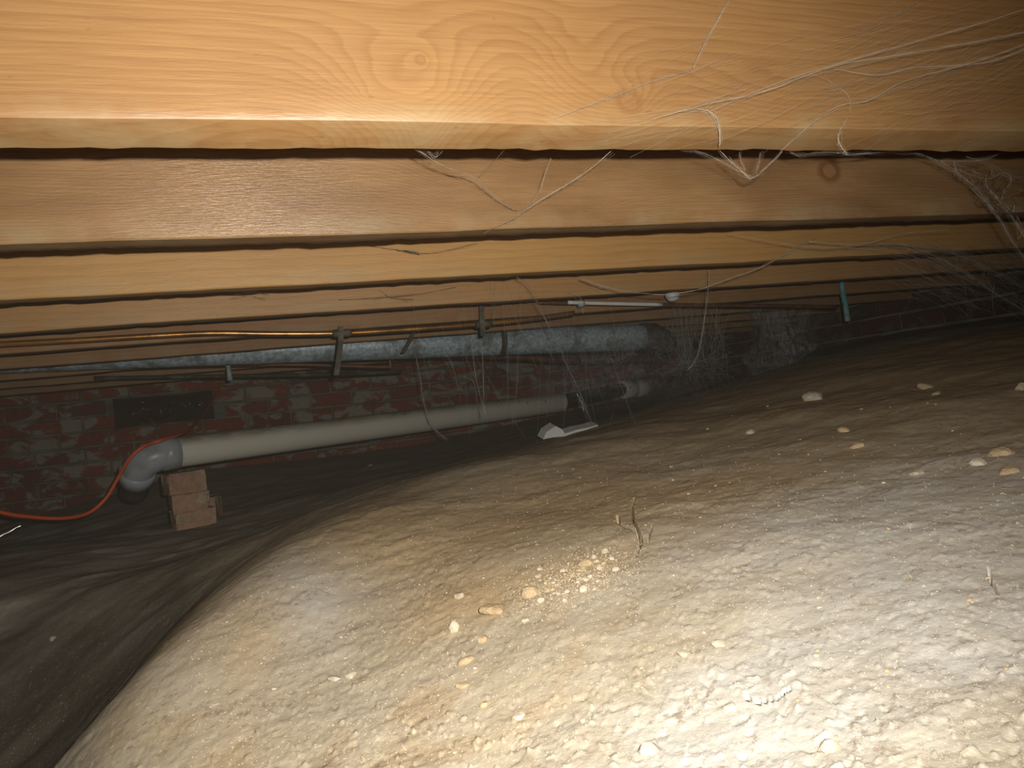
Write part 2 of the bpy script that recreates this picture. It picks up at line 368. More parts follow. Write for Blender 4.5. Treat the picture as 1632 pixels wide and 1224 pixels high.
me.update(calc_edges=True)
# tones: R pale powdery crust, G damp brown soil, B low grey ground, A painted shade
def blob(u, v, sx_, sy_, amp=1):
    p, _ = hit(u, v); return amp*np.exp(-((GX-p.x)/sx_)**2-((GY-p.y)/sy_)**2)
pale = blob(1420, 800, .32, .14)+blob(470, 960, .10, .16)+blob(1500, 1000, .2, .1)*.8+blob(1250, 1150, .2, .12)*.8+blob(1100, 745, .15, .05, .6)+blob(1620, 850, .2, .12, .8)
brown = blob(900, 800, .22, .22)+blob(700, 860, .12, .16, .8)+blob(400, 1010, .05, .16, .7)+blob(730, 960, .08, .08, .9)+blob(920, 910, .08, .05, .9)+blob(1500, 575, .8, .3, 1.2)+blob(1150, 640, .4, .4)+blob(600, 830, .1, .2, .8)+blob(1130, 780, .12, .08, .5)
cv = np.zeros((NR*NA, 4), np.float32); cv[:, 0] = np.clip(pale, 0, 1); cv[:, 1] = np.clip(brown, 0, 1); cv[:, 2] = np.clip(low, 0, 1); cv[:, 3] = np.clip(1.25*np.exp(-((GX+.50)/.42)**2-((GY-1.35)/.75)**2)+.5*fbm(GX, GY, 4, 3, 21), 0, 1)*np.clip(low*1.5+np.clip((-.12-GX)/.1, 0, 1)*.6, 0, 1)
at_ = me.attributes.new('tone', 'FLOAT_COLOR', 'POINT'); at_.data.foreach_set('color', cv.ravel())
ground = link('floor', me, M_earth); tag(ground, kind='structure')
def gheight(x, y):
    a = math.atan2(x, y); j = int(np.clip(np.searchsorted(az, a), 1, NA-1)); r = math.hypot(x, y)
    i = int(np.clip(round(math.log(max(r, .1001)/.1)/math.log(rm[j]/.1)*(NR-1)), 0, NR-1)); return float(GZ[i*NA+j])

# walls of bricks
def wall(name, origin, along, normal, length, z0, z1, skip=lambda s, z: False, bm_=None):
    """mortar core with every brick a part"""
    ax = Vector(along); nn = Vector(normal); o = Vector(origin)
    def q4(s0, s1, za, zb, d0, d1):
        mb = []
        for d in (d0, d1):
            for s, z in ((s0, za), (s1, za), (s1, zb), (s0, zb)): mb.append(o+ax*s-nn*d+Vector((0, 0, z)))
        return mb, [(0, 1, 2, 3), (7, 6, 5, 4), (0, 4, 5, 1), (1, 5, 6, 2), (2, 6, 7, 3), (3, 7, 4, 0)]
    core = MB(); core.add(*q4(-.05, length+.05, z0-.05, z1, .012, .12)); w_ = core.build(name, M_mortar, smooth=False); tag(w_, kind='structure')
    base = [boxmesh('brick', .228, .10, .071, .005, 1, .003) for _ in range(5)]
    half = [boxmesh('brick', .105, .10, .071, .005, 1, .003) for _ in range(3)]
    for m_ in base+half: m_.materials.append(bm_ or M_brick)
    rot = Matrix((ax, -nn, Vector((0, 0, 1)))).transposed().to_4x4(); cnt = 0
    nrow = int((z1-z0)/.083)
    for r in range(nrow):
        z = z0+.0415+r*.083; s = (0 if r % 2 else -.12)
        while s < length:
            if s < 0: ln = .105; c = .0575; me_ = random.choice(half); s_next = .12
            else: ln = .228; c = s+.114; me_ = random.choice(base); s_next = s+.24
            p = o+ax*c+Vector((0, 0, z)); g = gheight(min(p.x, RX1-.02), min(p.y, RY1-.02))
            if c+ln/2 < length+.06 and z > g-CAMZ*0-.05 and not skip(c, z):
                b = bpy.data.objects.new('brick', me_); COL.objects.link(b); b.parent = w_
                b.matrix_local = Matrix.Translation(p-nn*(.05+random.uniform(-.006, .003))) @ rot @ Matrix.Rotation(random.gauss(0, .008), 4, 'Y'); cnt += 1
            s = s_next
    print(name, 'bricks', cnt); return w_
va, vb = atY(187, 683, RY1), atY(335, 622, RY1)
wall('wall_back', (RX0, RY1, 0), (1, 0, 0), (0, -1, 0), RX1-RX0, .02, JB+JH, lambda s, z: va.x-.02 < s+RX0 < vb.x+.02 and va.z < z < vb.z+.03)
wall('wall_right', (RX1, RY1, 0), (0, -1, 0), (-1, 0, 0), RY1+.2, .4, JB+JH, bm_=M_brickd)
wl = MB(); wl.add([(RX0-.1, -.8, -.1), (RX0, -.8, -.1), (RX0, RY1, -.1), (RX0-.1, RY1, -.1), (RX0-.1, -.8, JB+JH), (RX0, -.8, JB+JH), (RX0, RY1, JB+JH), (RX0-.1, RY1, JB+JH)],
                  [(0, 1, 5, 4), (1, 2, 6, 5), (2, 3, 7, 6), (3, 0, 4, 7), (4, 5, 6, 7), (3, 2, 1, 0)])
tag(wl.build('wall_left', M_mortar, smooth=False), kind='structure')
# subfloor boards lie across the joists
ce = MB(); x = RX0
zt = JB+JH
while x < RX1+.1:
    x1 = x+.134; g_ = .003
    for (a, b, za) in ((x, x1-g_, zt), (x1-g_, x1, zt+.012)):
        ce.add([(a, -.8, za), (b, -.8, za), (b, RY1+.1, za), (a, RY1+.1, za), (a, -.8, zt+.02), (b, -.8, zt+.02), (b, RY1+.1, zt+.02), (a, RY1+.1, zt+.02)],
               [(3, 2, 1, 0), (4, 5, 6, 7), (0, 1, 5, 4), (1, 2, 6, 5), (2, 3, 7, 6), (3, 0, 4, 7)])
    x = x1
tag(ce.build('ceiling', w5, smooth=False), kind='structure')

# ---------------------------------------------------------------- joists
JL = ['nearest and brightest pine joist across the top of the view, with a small ring knot',
      'second pine joist from the front, grey-brown with glossy patches and an oval knot',
      'third pine joist from the front, smooth yellow-orange face',
      'fourth pine joist from the front, narrow orange-brown band with pale lower edge',
      'fifth joist from the front, dark brown strip right behind the copper pipe',
      'sixth joist from the front, dark timber just behind the grey duct',
      'seventh joist from the front, dark timber between grey duct and back wall',
      'third joist from the brick back wall, dark timber', 'second joist from the brick back wall, dark timber',
      'dark joist closest to the brick back wall']
def joist(k):
    y0 = J0+JS*k; L0, L1 = RX0+.005, RX1-.006; n = 260 if k < 4 else 90
    sec = [(0, JH), (0, .02), (0, .008), (0, .0022), (.0022, 0), (.025, -.0003), (JT-.003, 0), (JT-.0008, .0010), (JT, .004), (JT, JH)]
    if k == 0: sec[2:6] = [(0, .0125), (.0008, .0105), (.006, .0085), (.028, .0030)]       # waney lower arris
    vs_ = []; xs = np.linspace(L0, L1, n)
    for x in xs:
        for i, (yy, zz) in enumerate(sec):
            dz = 0; dy = 0
            xa = np.array([x])
            if 0 < i < 9:
                dz = float(fbm(xa, xa*0+i*.0+k*3, 5, 4, 2+k, .55)[0])*.0024
                dy = float(fbm(xa, xa*0+k, 4, 3, 30+k)[0])*.004*(1 if i < 5 else -1)
                if i in (6, 7, 8): dz += float(fbm(xa, xa*0, 40, 3, 11+k, .7)[0])*.0025
            vs_.append((x, yy+dy, zz+dz))
    m = len(sec)
    fs = [(i*m+j, i*m+(j+1) % m, (i+1)*m+(j+1) % m, (i+1)*m+j) for i in range(n-1) for j in range(m)]
    fs += [tuple(range(m))[::-1], tuple((n-1)*m+j for j in range(m))]
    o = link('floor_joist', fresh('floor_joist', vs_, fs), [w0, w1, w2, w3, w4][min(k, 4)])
    o.data.set_sharp_from_angle(angle=math.radians(28)); o.location = (0, y0, JB); tag(o, JL[k], 'joist', 'pine floor joists overhead')
for k in range(9): joist(k)

# ---------------------------------------------------------------- drain pipe and its pier
def P2(u, v, y): return atY(u, v, y)
a, b = P2(262, 724, 3.05), P2(893, 641, 3.95)
dr = (b-a).normalized()
dp = empty('drain_pipe', a, 'long white plastic drain pipe running along the wall on a brick pier', 'pipe')
R1 = .056
mb = MB(); n = 40; mb.tube([a+(b-a)*(i/n) for i in range(n+1)], R1, 28, False)
mb.tube([b, b-dr*.03], [R1, R1-.004], 28, False); mb.tube([b, b+dr*.0005], [R1, R1-.005], 28, False); mb.build('pipe_barrel', M_pvc, dp)
# elbow turning down to the wall with its sockets
c0 = a; right = dr.cross(Vector((0, 0, 1))).normalized()
arc = []
for i in range(11):
    t_ = i/10*math.radians(84); arc.append(c0-dr*(.10*math.sin(t_)) + Vector((-.1, .72, -.66)).normalized()*(.10*(1-math.cos(t_))))
mb = MB(); mb.tube(arc, R1+.001, 28, False); tag(mb.build('elbow', M_pvcg, dp), 'greyish elbow fitting turning down')
mb = MB(); mb.tube([c0-dr*.012, c0-dr*.010, c0+dr*.045, c0+dr*.047], [R1, R1+.005, R1+.005, R1], 28, False); mb.build('socket_collar', M_pvcg, dp)
e_ = arc[-1]; dn = (arc[-1]-arc[-2]).normalized()
mb = MB(); mb.tube([e_-dn*.02, e_-dn*.018, e_+dn*.03, e_+dn*.032], [R1, R1+.006, R1+.006, R1], 28, False); mb.build('socket_collar', M_pvcg, dp)
mb = MB(); mb.tube([e_, e_+dn*.10], R1-.006, 20, False); tag(mb.build('down_pipe', M_dark, dp), 'dark lower pipe below the elbow')
c1, c2 = P2(991, 621, 4.15), P2(1026, 617, 4.2)
mb = MB(); mb.tube([b-dr*.02, c1], [.040, .040], 20, False); tag(mb.build('dark_section', M_dark, dp), 'dark middle length')  # narrower dark length between barrel and coupling
d2 = (c2-c1).normalized()
mb = MB(); L = (c2-c1).length; mb.tube([c1, c1+d2*.004, c1+d2*L*.5, c1+d2*L*.52, c1+d2*L*.56, c1+d2*L*.96, c2], [.052, .058, .058, .054, .060, .060, .054], 28, True)
tag(mb.build('coupling', M_pvc, dp), 'short pale coupling ring')

def stackbrick(name, p, sx_, sy_, sz_, rz, tilt, label, mat=M_brickp):
    me_ = boxmesh(name, sx_, sy_, sz_, .006, 2, .005); bm = bmesh.new(); bm.from_mesh(me_)
    bmesh.ops.subdivide_edges(bm, edges=bm.edges[:], cuts=2, use_grid_fill=True)
    for v in bm.verts: v.co += Vector((random.uniform(-1, 1), random.uniform(-1, 1), random.uniform(-1, 1)))*.0018
    bm.to_mesh(me_); bm.free()
    o = link(name, me_, mat); o.location = p; o.rotation_euler = (tilt, tilt*.5, rz); tag(o, label, 'brick', 'bricks propping up the drain pipe'); return o
pt = P2(300, 755, 3.08); bh = .077
stackbrick('brick', P2(293, 769, 3.08), .130, .12, .078, .35, .0, 'top brick of the prop stack, right under the white pipe')
stackbrick('brick', P2(302, 799, 3.08), .125, .12, .074, .2, .0, 'middle brick of the prop stack, slightly set to the right')
stackbrick('brick', P2(307, 833, 3.08), .140, .12, .096, .3, .0, 'lowest brick of the prop stack, standing on the dirt')
stackbrick('brick', P2(336, 815, 3.26), .06, .10, .12, -.2, .0, 'broken brick end leaning behind the prop stack')

# ---------------------------------------------------------------- services under the joists
def pipe(name, pix, y, r, mat, label, cat='pipe', n=12, group=None, k=8, ys=None, radii=None):
    pts = smoothpts([P2(u, v, (ys[i] if ys else y)) for i, (u, v) in enumerate(pix)], k)
    mb = MB(); mb.tube(pts, r, n); o = mb.build(name, mat); return tag(o, label, cat, group)
# big grey duct in the bay behind the fifth joist
A, B = Vector((-1.4, 2.94, CAMZ+.364)), Vector((1.62, 2.94, CAMZ+.216))
du = empty('service_duct', A, 'thick grey-blue duct slung under the joists, speckled with dust', 'duct')
mb = MB(); dd = (B-A).normalized(); nn_ = 60
mb.tube([A+(B-A)*(i/nn_) for i in range(nn_+1)], [.057*(1+.012*math.sin(i*2.1)) for i in range(nn_+1)], 24); mb.build('duct_barrel', M_duct, du)
mb = MB(); mb.tube([B-dd*.02, B+dd*.03, B+dd*.07+Vector((0, 0, -.02)), B+dd*.085+Vector((0, 0, -.07))], .062, 20); tag(mb.build('end_bend', M_dark, du), 'dark bend at the right end')
mb = MB()
for xx in (.95,):
    c = A+(B-A)*((xx-A.x)/(B.x-A.x)); mb.tube([c-dd*.012, c+dd*.012], .0595, 24)
mb.build('joint_band', M_strap, du)

cp = empty('copper_pipe', P2(0, 549, 2.2), 'long shiny copper pipe clipped under the joists', 'pipe')
mb = MB(); mb.tube(smoothpts([P2(u, v, 2.2) for u, v in [(-260, 566), (-60, 553), (0, 549), (130, 542), (250, 535), (340, 531), (440, 532), (545, 531), (650, 525), (770, 516), (850, 508), (915, 499)]], 6), .0078, 14)
mb.build('pipe_run', M_copper, cp)
for (u, v) in ((545, 531), (770, 517)):
    c = P2(u, v, 2.2); mb = MB(); mb.tube([c-Vector((.028, 0, -.002)), c-Vector((.02, 0, 0)), c+Vector((.02, 0, 0)), c+Vector((.028, 0, -.002))], [.008, .0115, .0115, .008], 12); mb.build('pipe_joint', M_strap, cp)
pipe('water_pipe', [(858, 482), (900, 483), (960, 484), (1060, 486), (1200, 487), (1335, 489)], 2.18, .0065, M_copperd, 'thin dusty pipe level with the joists, right of the copper pipe')
wp = pipe('pipe_sleeve', [(905, 482), (960, 483.5), (1055, 485.5)], 2.165, .0062, M_white, 'whitish sleeve lying along the thin dusty pipe')
ring = P2(926, 484, 2.17); mb = MB(); mb.tube([ring-Vector((.01, 0, 0)), ring+Vector((.01, 0, 0))], .0115, 12); tag(mb.build('pipe_clip', M_pvcg), 'small blue-grey clip on the thin pipe', 'clip')
o1 = pipe('back_pipe', [(150, 590), (300, 584), (450, 581), (540, 583), (618, 585), (622, 583), (622, 572), (630, 562)], 3.3, .009, M_copperd, 'reddish thin pipe near the brick wall, bending upward at its right end', k=5)
o1 = pipe('back_pipe', [(150, 603), (330, 600), (470, 598), (560, 596), (640, 592)], 3.45, .009, M_strap, 'dull straight thin pipe, lower of the two near the brick wall')
o1 = pipe('back_pipe', [(640, 565), (800, 568), (900, 574), (1050, 572)], 3.3, .016, M_copperd, 'brown pipe right beneath the grey duct', k=5)
def strap(pix, y, wpx, label):
    pts = smoothpts([P2(u, v, y) for u, v in pix], 5); mb = MB(); h = wpx/2*y/F
    vs_ = []
    for p in pts:
        for dx, dy in ((-h, 0), (h, 0), (h, .002), (-h, .002)): vs_.append(p+Vector((dx, dy, 0)))
    fs = [(i*4+k, i*4+(k+1) % 4, i*4+4+(k+1) % 4, i*4+4+k) for i in range(len(pts)-1) for k in range(4)]
    fs += [(3, 2, 1, 0), tuple((len(pts)-1)*4+k for k in range(4))]
    mb.add(vs_, fs); return tag(mb.build('pipe_strap', M_strap, smooth=False), label, 'strap')
strap([(543, 520), (543, 545), (540, 570), (536, 598)], 2.19, 8, 'dark strap hanging straight down across the grey duct')
strap([(662, 522), (655, 540), (643, 562)], 2.42, 7, 'dark strap slanting over the grey duct')
strap([(768, 485), (768, 505), (770, 535)], 2.185, 9, 'short dark strap at the right copper pipe joint')
pipe('verdigris_pipe', [(1341, 440), (1342, 455), (1344, 470), (1348, 490), (1351, 512)], 2.25, .010, M_teal, 'short upright green-blue corroded pipe near the right wall', k=6)
# little white cap under the pipe
c = P2(1072, 470, 2.1); mb = MB(); prof = [(0.0, -.022), (.010, -.021), (.018, -.016), (.023, -.006), (.025, .004), (.020, .006), (0., .008)]
vs_ = []; nseg = 16
for r_, z_ in prof:
    for k in range(nseg): vs_.append(c+Vector((max(r_, 1e-4)*math.cos(2*math.pi*k/nseg), max(r_, 1e-4)*math.sin(2*math.pi*k/nseg), z_)))
mb.add(vs_, [(i*nseg+k, i*nseg+(k+1) % nseg, (i+1)*nseg+(k+1) % nseg, (i+1)*nseg+k) for i in range(len(prof)-1) for k in range(nseg)])
tag(mb.build('ceiling_cap', M_white), 'small white domed cap hanging under the joists', 'cap')
# orange cable
oc_pix = [(-160, 760, 2.6), (-60, 795, 2.7), (0, 816, 2.75), (50, 824, 2.8), (100, 826, 2.85), (140, 818, 2.9), (168, 795, 2.92), (188, 762, 2.92), (205, 733, 2.9), (228, 712, 2.9), (262, 700, 2.9), (300, 685, 3.2), (325, 660, 3.9), (340, 635, 4.3), (352, 615, 4.45), (362, 596, 4.5)]
mb = MB(); mb.tube(smoothpts([P2(*q_) for q_ in oc_pix], 8), .0062, 10); tag(mb.build('extension_cable', M_cord), 'bright orange cable sagging in front of the brick wall and over the pipe elbow', 'cable')
# white clip over the cable
cc = P2(363, 577, 3.2); mb = MB()
mb.tube([cc+Vector((0, 0, .004)), cc, cc+Vector((0, 0, -.018))], [.010, .015, .010], 8); o = mb.build('hanging_clip', M_white); tag(o, 'small bright clip hanging above the top end of the orange cable', 'clip')
mb = MB(); mb.tube([cc+Vector((0, 0, -.016)), cc+Vector((.001, 0, -.045)), cc+Vector((.002, 0, -.075))], [.009, .010, .011], 8); mb.build('clip_body', M_pvcg, o)
# crumpled black plastic in the vent hole
nu, nv = 110, 34; vs_ = []
for j in range(nv+1):
    for i in range(nu+1):
        fu, fv = i/nu, j/nv
        x_ = va.x-.01+(vb.x-va.x+.02)*fu; z_ = va.z+(vb.z-va.z)*fv
        bul = math.sin(math.pi*fu)**.5*math.sin(math.pi*fv)**.6*.07
        xa = np.array([fu*3.0]); ya = np.array([fv*.8])
        fold = abs(float(fbm(xa, ya, 3.2, 2, 7)[0]))*.10
        vs_.append((x_, RY1-.006-bul-fold*math.sin(math.pi*fu)*math.sin(math.pi*fv), z_))
fs = [(j*(nu+1)+i, j*(nu+1)+i+1, (j+1)*(nu+1)+i+1, (j+1)*(nu+1)+i) for j in range(nv) for i in range(nu)]
me_ = fresh('plastic_sheet', vs_, fs); o = link('plastic_sheet', me_, M_plastic)
md = o.modifiers.new('thick', 'SOLIDIFY'); md.thickness = .003
tag(o, 'crumpled glossy dark plastic stuffed in an opening of the brick wall', 'plastic')
# torn pale scrap on the dirt
p0, _ = hit(905, 692)
ol = [(862, 700), (868, 688), (882, 679), (892, 684), (897, 691), (915, 685), (935, 681), (949, 677), (951, 688), (938, 691), (920, 694), (905, 694), (890, 696), (878, 697)]
yS = min(p0.y, 3.2); W = [P2(u, v, yS) for u, v in ol]; cen = sum(W, Vector())/len(W)
vs_ = [p+Vector((0, -.02, 0)) for p in W]+[p+Vector((0, .03, .012)) for p in W]
nW = len(W); fs = [tuple(range(nW))[::-1], tuple(range(nW, 2*nW))]+[(i, (i+1) % nW, nW+(i+1) % nW, nW+i) for i in range(nW)]
tag(link('debris_scrap', fresh('debris_scrap', vs_, fs), M_white, smooth=False), 'pale torn scrap lying on the dirt behind the crest', 'scrap')

# ---------------------------------------------------------------- stones
def rockmesh(seed, flat=.6, sub=3, rough=.22):
    r_ = random.Random(seed); bm = bmesh.new(); bmesh.ops.create_icosphere(bm, subdivisions=sub, radius=1)
    dirs = [Vector((r_.gauss(0, 1), r_.gauss(0, 1), r_.gauss(0, 1))).normalized() for _ in range(9)]
    cuts = [r_.uniform(.62, .95) for _ in dirs]
    for v in bm.verts:
        c = v.co.copy()
        for d_, k_ in zip(dirs, cuts):
            e = c.dot(d_)-k_
            if e > 0: c -= d_*e*.85
        c *= 1+rough*.2*r_.uniform(-1, 1)
        v.co = Vector((c.x, c.y, c.z*flat))
    me_ = bpy.data.meshes.new('stone'); bm.to_mesh(me_); bm.free(); return me_
ROCKS = {m_: [rockmesh(i*13+5, .7, 2, .5) for i in range(6)] for m_ in ('pale', 'tan', 'grey')}
for kx, mt in (('pale', M_pale), ('tan', M_tan), ('grey', M_grey)):
    for m_ in ROCKS[kx]:
        m_.materials.append(mt)
def stone(u, v, wpx, hpx, kind, label, group=None, name='stone', rz=None, sink=.25):
    p, d_ = hit(u, v+hpx*.3); o = bpy.data.objects.new(name, random.choice(ROCKS[kind])); COL.objects.link(o)
    a_ = wpx/2*d_/F; h_ = hpx/2*d_/F; g = gheight(p.x, p.y)
    o.scale = (a_*1.1, a_*.9, max(h_, a_*.45)*1.35); o.rotation_euler = (random.uniform(-.3, .3), random.uniform(-.3, .3), random.uniform(-.4, .4) if rz is None else rz)
    o.location = (p.x, p.y, g+o.scale[2]*.12)
    return tag(o, label, 'stone' if name == 'stone' else 'pebble', group)
big = [(1297, 630, 30, 22, 'pale', 'pale heart-shaped stone on the far right of the earth slope'),
       (1474, 613, 26, 16, 'tan', 'rounded brown stone high on the slope near the right wall'),
       (1492, 629, 14, 9, 'grey', 'small pinkish-grey stone just below the rounded brown one'),
       (1197, 685, 15, 10, 'pale', 'small pale round stone on the slope left of the heart-shaped stone'),
       (1348, 688, 20, 12, 'tan', 'low tan stone half buried on the middle of the right slope'),
       (1600, 720, 34, 18, 'tan', 'broad brown stone half buried near the right edge'),
       (1562, 735, 24, 15, 'pale', 'yellowish chip stone beside the broad brown one'),
       (1462, 753, 24, 8, 'pale', 'flat pale stone flake above the whitish powder patch'),
       (1608, 750, 30, 10, 'tan', 'flat reddish-brown stone below the broad brown one'),
       (1365, 624+90, 22, 6, 'tan', 'thin brown flake in the middle of the right slope'),
       (1628, 622, 16, 18, 'pale', 'pale chip at the right edge high on the slope'),
       (846, 941, 30, 28, 'tan', 'round tan stone with a dark gap on its left, at the gravel patch'),
       (725, 1000, 18, 30, 'pale', 'upright pointed pale stone left of the gravel patch'),
       (733, 954, 16, 14, 'pale', 'pale rounded stone above the upright pointed one'),
       (742, 1054, 26, 14, 'tan', 'oval tan stone below the upright pointed one'),
       (770, 1022, 16, 14, 'tan', 'small orange-tan stone right of the upright pointed one'),
       (738, 1096, 20, 12, 'tan', 'flat yellow-tan stone sunk in pale soil'),
       (790, 972, 46, 20, 'tan', 'wide flat tan clod left of the round stone'),
       (935, 896, 26, 15, 'tan', 'tan clod below the forked crack'),
       (964, 878, 12, 12, 'pale', 'white pebble at the foot of the forked crack'),
       (982, 908, 15, 12, 'pale', 'pale pebble on the right of the gravel patch'),
       (930, 941, 15, 14, 'pale', 'white pebble in the middle of the gravel patch'),
       (858, 918, 10, 8, 'pale', 'white pebble above the round tan stone'),
       (862, 957, 14, 12, 'pale', 'pale pebble below the round tan stone'),
       (900, 958, 9, 10, 'pale', 'little white pebble under the gravel patch'),
       (838, 989, 14, 8, 'pale', 'flat white chip below the gravel patch'),
       (1147, 1028, 22, 12, 'pale', 'white flat stone in the bright soil, centre right'),
       (1092, 1045, 20, 10, 'pale', 'white flat stone left of the one in the bright soil'),
       (1038, 1190, 34, 22, 'grey', 'grey stone set in the bright soil near the bottom'),
       (944, 1152, 13, 9, 'grey', 'dark grey pebble left of the large grey stone'),
       (930, 1152, 10, 9, 'grey', 'brownish-grey pebble beside the dark grey one'),
       (740, 1148, 14, 11, 'grey', 'grey pebble at the lower middle of the slope'),
       (772, 1125, 15, 13, 'tan', 'squarish tan pebble above the lower grey pebble'),
       (825, 1145, 22, 10, 'pale', 'pale sliver of stone with a dark left edge'),
       (1322, 1190, 30, 26, 'pale', 'bright white round stone at the bottom right'),
       (560, 1108-30, 18, 12, 'pale', 'pale stone low on the left part of the slope'),
       (533, 1083, 20, 9, 'pale', 'pale chip lying on the left shoulder of the slope'),
       (84, 1016, 9, 8, 'pale', 'small whitish stone on the dark ground at far left'),
       (590, 715+28, 8, 6, 'pale', 'tiny pale stone behind the crest below the drain pipe')]
for q_ in big: stone(*q_[:5], q_[5])
for i in range(46):                       # the gravel patch
    t_ = random.random(); u = 850+t_*120+random.gauss(0, 16); v = 945-t_*45+random.gauss(0, 13); s = random.uniform(4, 11)
    kd = random.choice(['pale', 'pale', 'tan']); side = 'left half, by the round tan stone' if u < 905 else 'right half, towards the forked crack'
    stone(u, v, s, s*.8, kd, 'small %s pebble in the gravel patch, %s' % (kd, side), '%s gravel, %s' % (kd, side), 'pebble')
for i in range(150):
    u = random.uniform(300, 1630); v = random.uniform(640, 1215)
    cr = np.interp(u, [130, 250, 450, 650, 816, 1080, 1300, 1632], [1224, 1045, 872, 785, 728, 655, 573, 528])
    if v < cr+25: continue
    s = random.uniform(3, 9)*(1 if v > 900 else .7)
    kd = random.choice(['pale', 'tan', 'grey'])
    zone = ('the upper slope near the crest' if v < cr+110 else 'the left shoulder of the earth slope' if u < 650 else 'the bright soil at bottom right' if (u > 1100 and v > 900) else 'the middle of the right slope' if u > 1100 else 'the lower middle of the slope' if v > 1000 else 'the slope around the forked crack')
    stone(u, v, s, s*.7, kd, 'small loose %s pebble lying on %s' % (kd, zone), 'loose %s pebbles on %s' % (kd, zone), 'pebble')
# fine grit: uncountable
mb = MB(); tet = [Vector((1, 0, -.4)), Vector((-.5, .9, -.4)), Vector((-.5, -.9, -.4)), Vector((0, 0, .8))]
gu, gv = np.arange(280, 1680, 28), np.arange(640, 1260, 20); HG = np.array([[hit(u, v)[1] for u in gu] for v in gv])
for i in range(9000):
    if i < 2600: t_ = random.random(); u = 840+t_*150+random.gauss(0, 26); v = 955-t_*55+random.gauss(0, 20)
    else: u = random.uniform(300, 1640); v = 700+524*random.random()**.7
    cr = np.interp(u, [130, 250, 450, 650, 816, 1080, 1300, 1632], [1224, 1045, 872, 785, 728, 655, 573, 528])
    if v < cr+25: continue
    fu, fv = (u-280)/28, (v-640)/20; iu, iv = int(fu), int(fv); fu -= iu; fv -= iv
    r_ = HG[iv, iu]*(1-fu)*(1-fv)+HG[iv, iu+1]*fu*(1-fv)+HG[iv+1, iu]*(1-fu)*fv+HG[iv+1, iu+1]*fu*fv
    p = CAM+ray(u, v).normalized()*float(r_); s = random.uniform(.5, 1.6)*r_/F; g = gheight(p.x, p.y)
    ra = random.uniform(0, 6.28); cr_, sr_ = math.cos(ra), math.sin(ra)
    mb.add([Vector((p.x+(q.x*cr_-q.y*sr_)*s*1.2, p.y+(q.x*sr_+q.y*cr_)*s*1.2, g+q.z*s)) for q in tet], [(0, 1, 3), (1, 2, 3), (2, 0, 3), (2, 1, 0)])
tag(mb.build('grit', M_pale, smooth=False), 'fine crumbs of grit strewn over the pale earth slope', 'grit', kind='stuff')

# ---------------------------------------------------------------- cobwebs
def strands(parent, lst, mat=M_web, fuzz=0):
    for pix, ys, wpx in lst:
        n_ = len(pix); yy = ys if isinstance(ys, (list, tuple)) else [ys]*n_
        if len(yy) == 2 and n_ != 2: yy = [yy[0]+(yy[1]-yy[0])*i/(n_-1) for i in range(n_)]
        W = [P2(u, v, yy[i]) for i, (u, v) in enumerate(pix)]
        pts = smoothpts(W, 7, wpx*.2*yy[0]/F)
        r_ = wpx*.30*sum(yy)/len(yy)/F
        mb = MB(); mb.tube(pts, [r_*random.uniform(.5, 1.5) for _ in pts], 4)
        o = mb.build('strand', mat, parent)
        if fuzz:
            f = MB()
            for _ in range(int(fuzz*len(pts)/7)):
                i = random.randrange(len(pts)-3); j = min(len(pts)-1, i+random.randrange(3, 12)); s_ = yy[0]/F*5
                A_ = pts[i]+Vector((random.gauss(0, s_*.2), random.gauss(0, s_), random.gauss(0, s_*.3))); B_ = pts[j]+Vector((random.gauss(0, s_*.3), random.gauss(0, s_), random.gauss(0, s_*.6)))
                f.tube([A_, (A_+B_)/2+Vector((0, 0, -abs(random.gauss(0, s_*.3)))), B_], r_*.22, 3, False)
            f = f.build('fine_threads', mat, parent); tag(f, kind='stuff')
def threads(parent, rects, count, mat, wpx=.4, name='fine_threads', Lr=(20, 90), ang=None):
    mb = MB()
    for _ in range(count):
        (u0, v0, u1, v1, y0, y1) = random.choice(rects); u = random.uniform(u0, u1); v = random.uniform(v0, v1)
        a_ = random.gauss(*ang) if ang else random.uniform(0, math.pi); L_ = random.uniform(*Lr)
        y_ = random.uniform(y0, y1); y2 = random.uniform(y0, y1)
        A_ = P2(u-math.cos(a_)*L_/2, v-math.sin(a_)*L_/2, y_); B_ = P2(u+math.cos(a_)*L_/2, v+math.sin(a_)*L_/2, y2)
        mb.tube([A_, (A_+B_)/2+Vector((0, 0, -random.random()*.01)), B_], wpx*.3*y_/F, 3, False)
    o = mb.build(name, mat, parent); return tag(o, kind='stuff')
def net(parent, tri, y0, y1, nx, mat, wpx=.6):
    """ragged lace of threads between pixel corner points (irregular cells)"""
    pts = [];
    for _ in range(nx):
        a_, b_ = random.random(), random.random()
        if a_+b_ > 1: a_, b_ = 1-a_, 1-b_
        pts.append((tri[0][0]+a_*(tri[1][0]-tri[0][0])+b_*(tri[2][0]-tri[0][0]), tri[0][1]+a_*(tri[1][1]-tri[0][1])+b_*(tri[2][1]-tri[0][1]), random.uniform(y0, y1)))
    mb = MB()
    for i, p in enumerate(pts):
        nb = sorted(range(nx), key=lambda j: (pts[j][0]-p[0])**2+(pts[j][1]-p[1])**2)[1:4]
        for j in nb:
            A_, B_ = P2(*p), P2(*pts[j]); mb.tube([A_, (A_+B_)/2+Vector((0, 0, -.002)), B_], wpx*.5*y0/F, 3, False)
    o = mb.build('lace', mat, parent); return tag(o, kind='stuff')

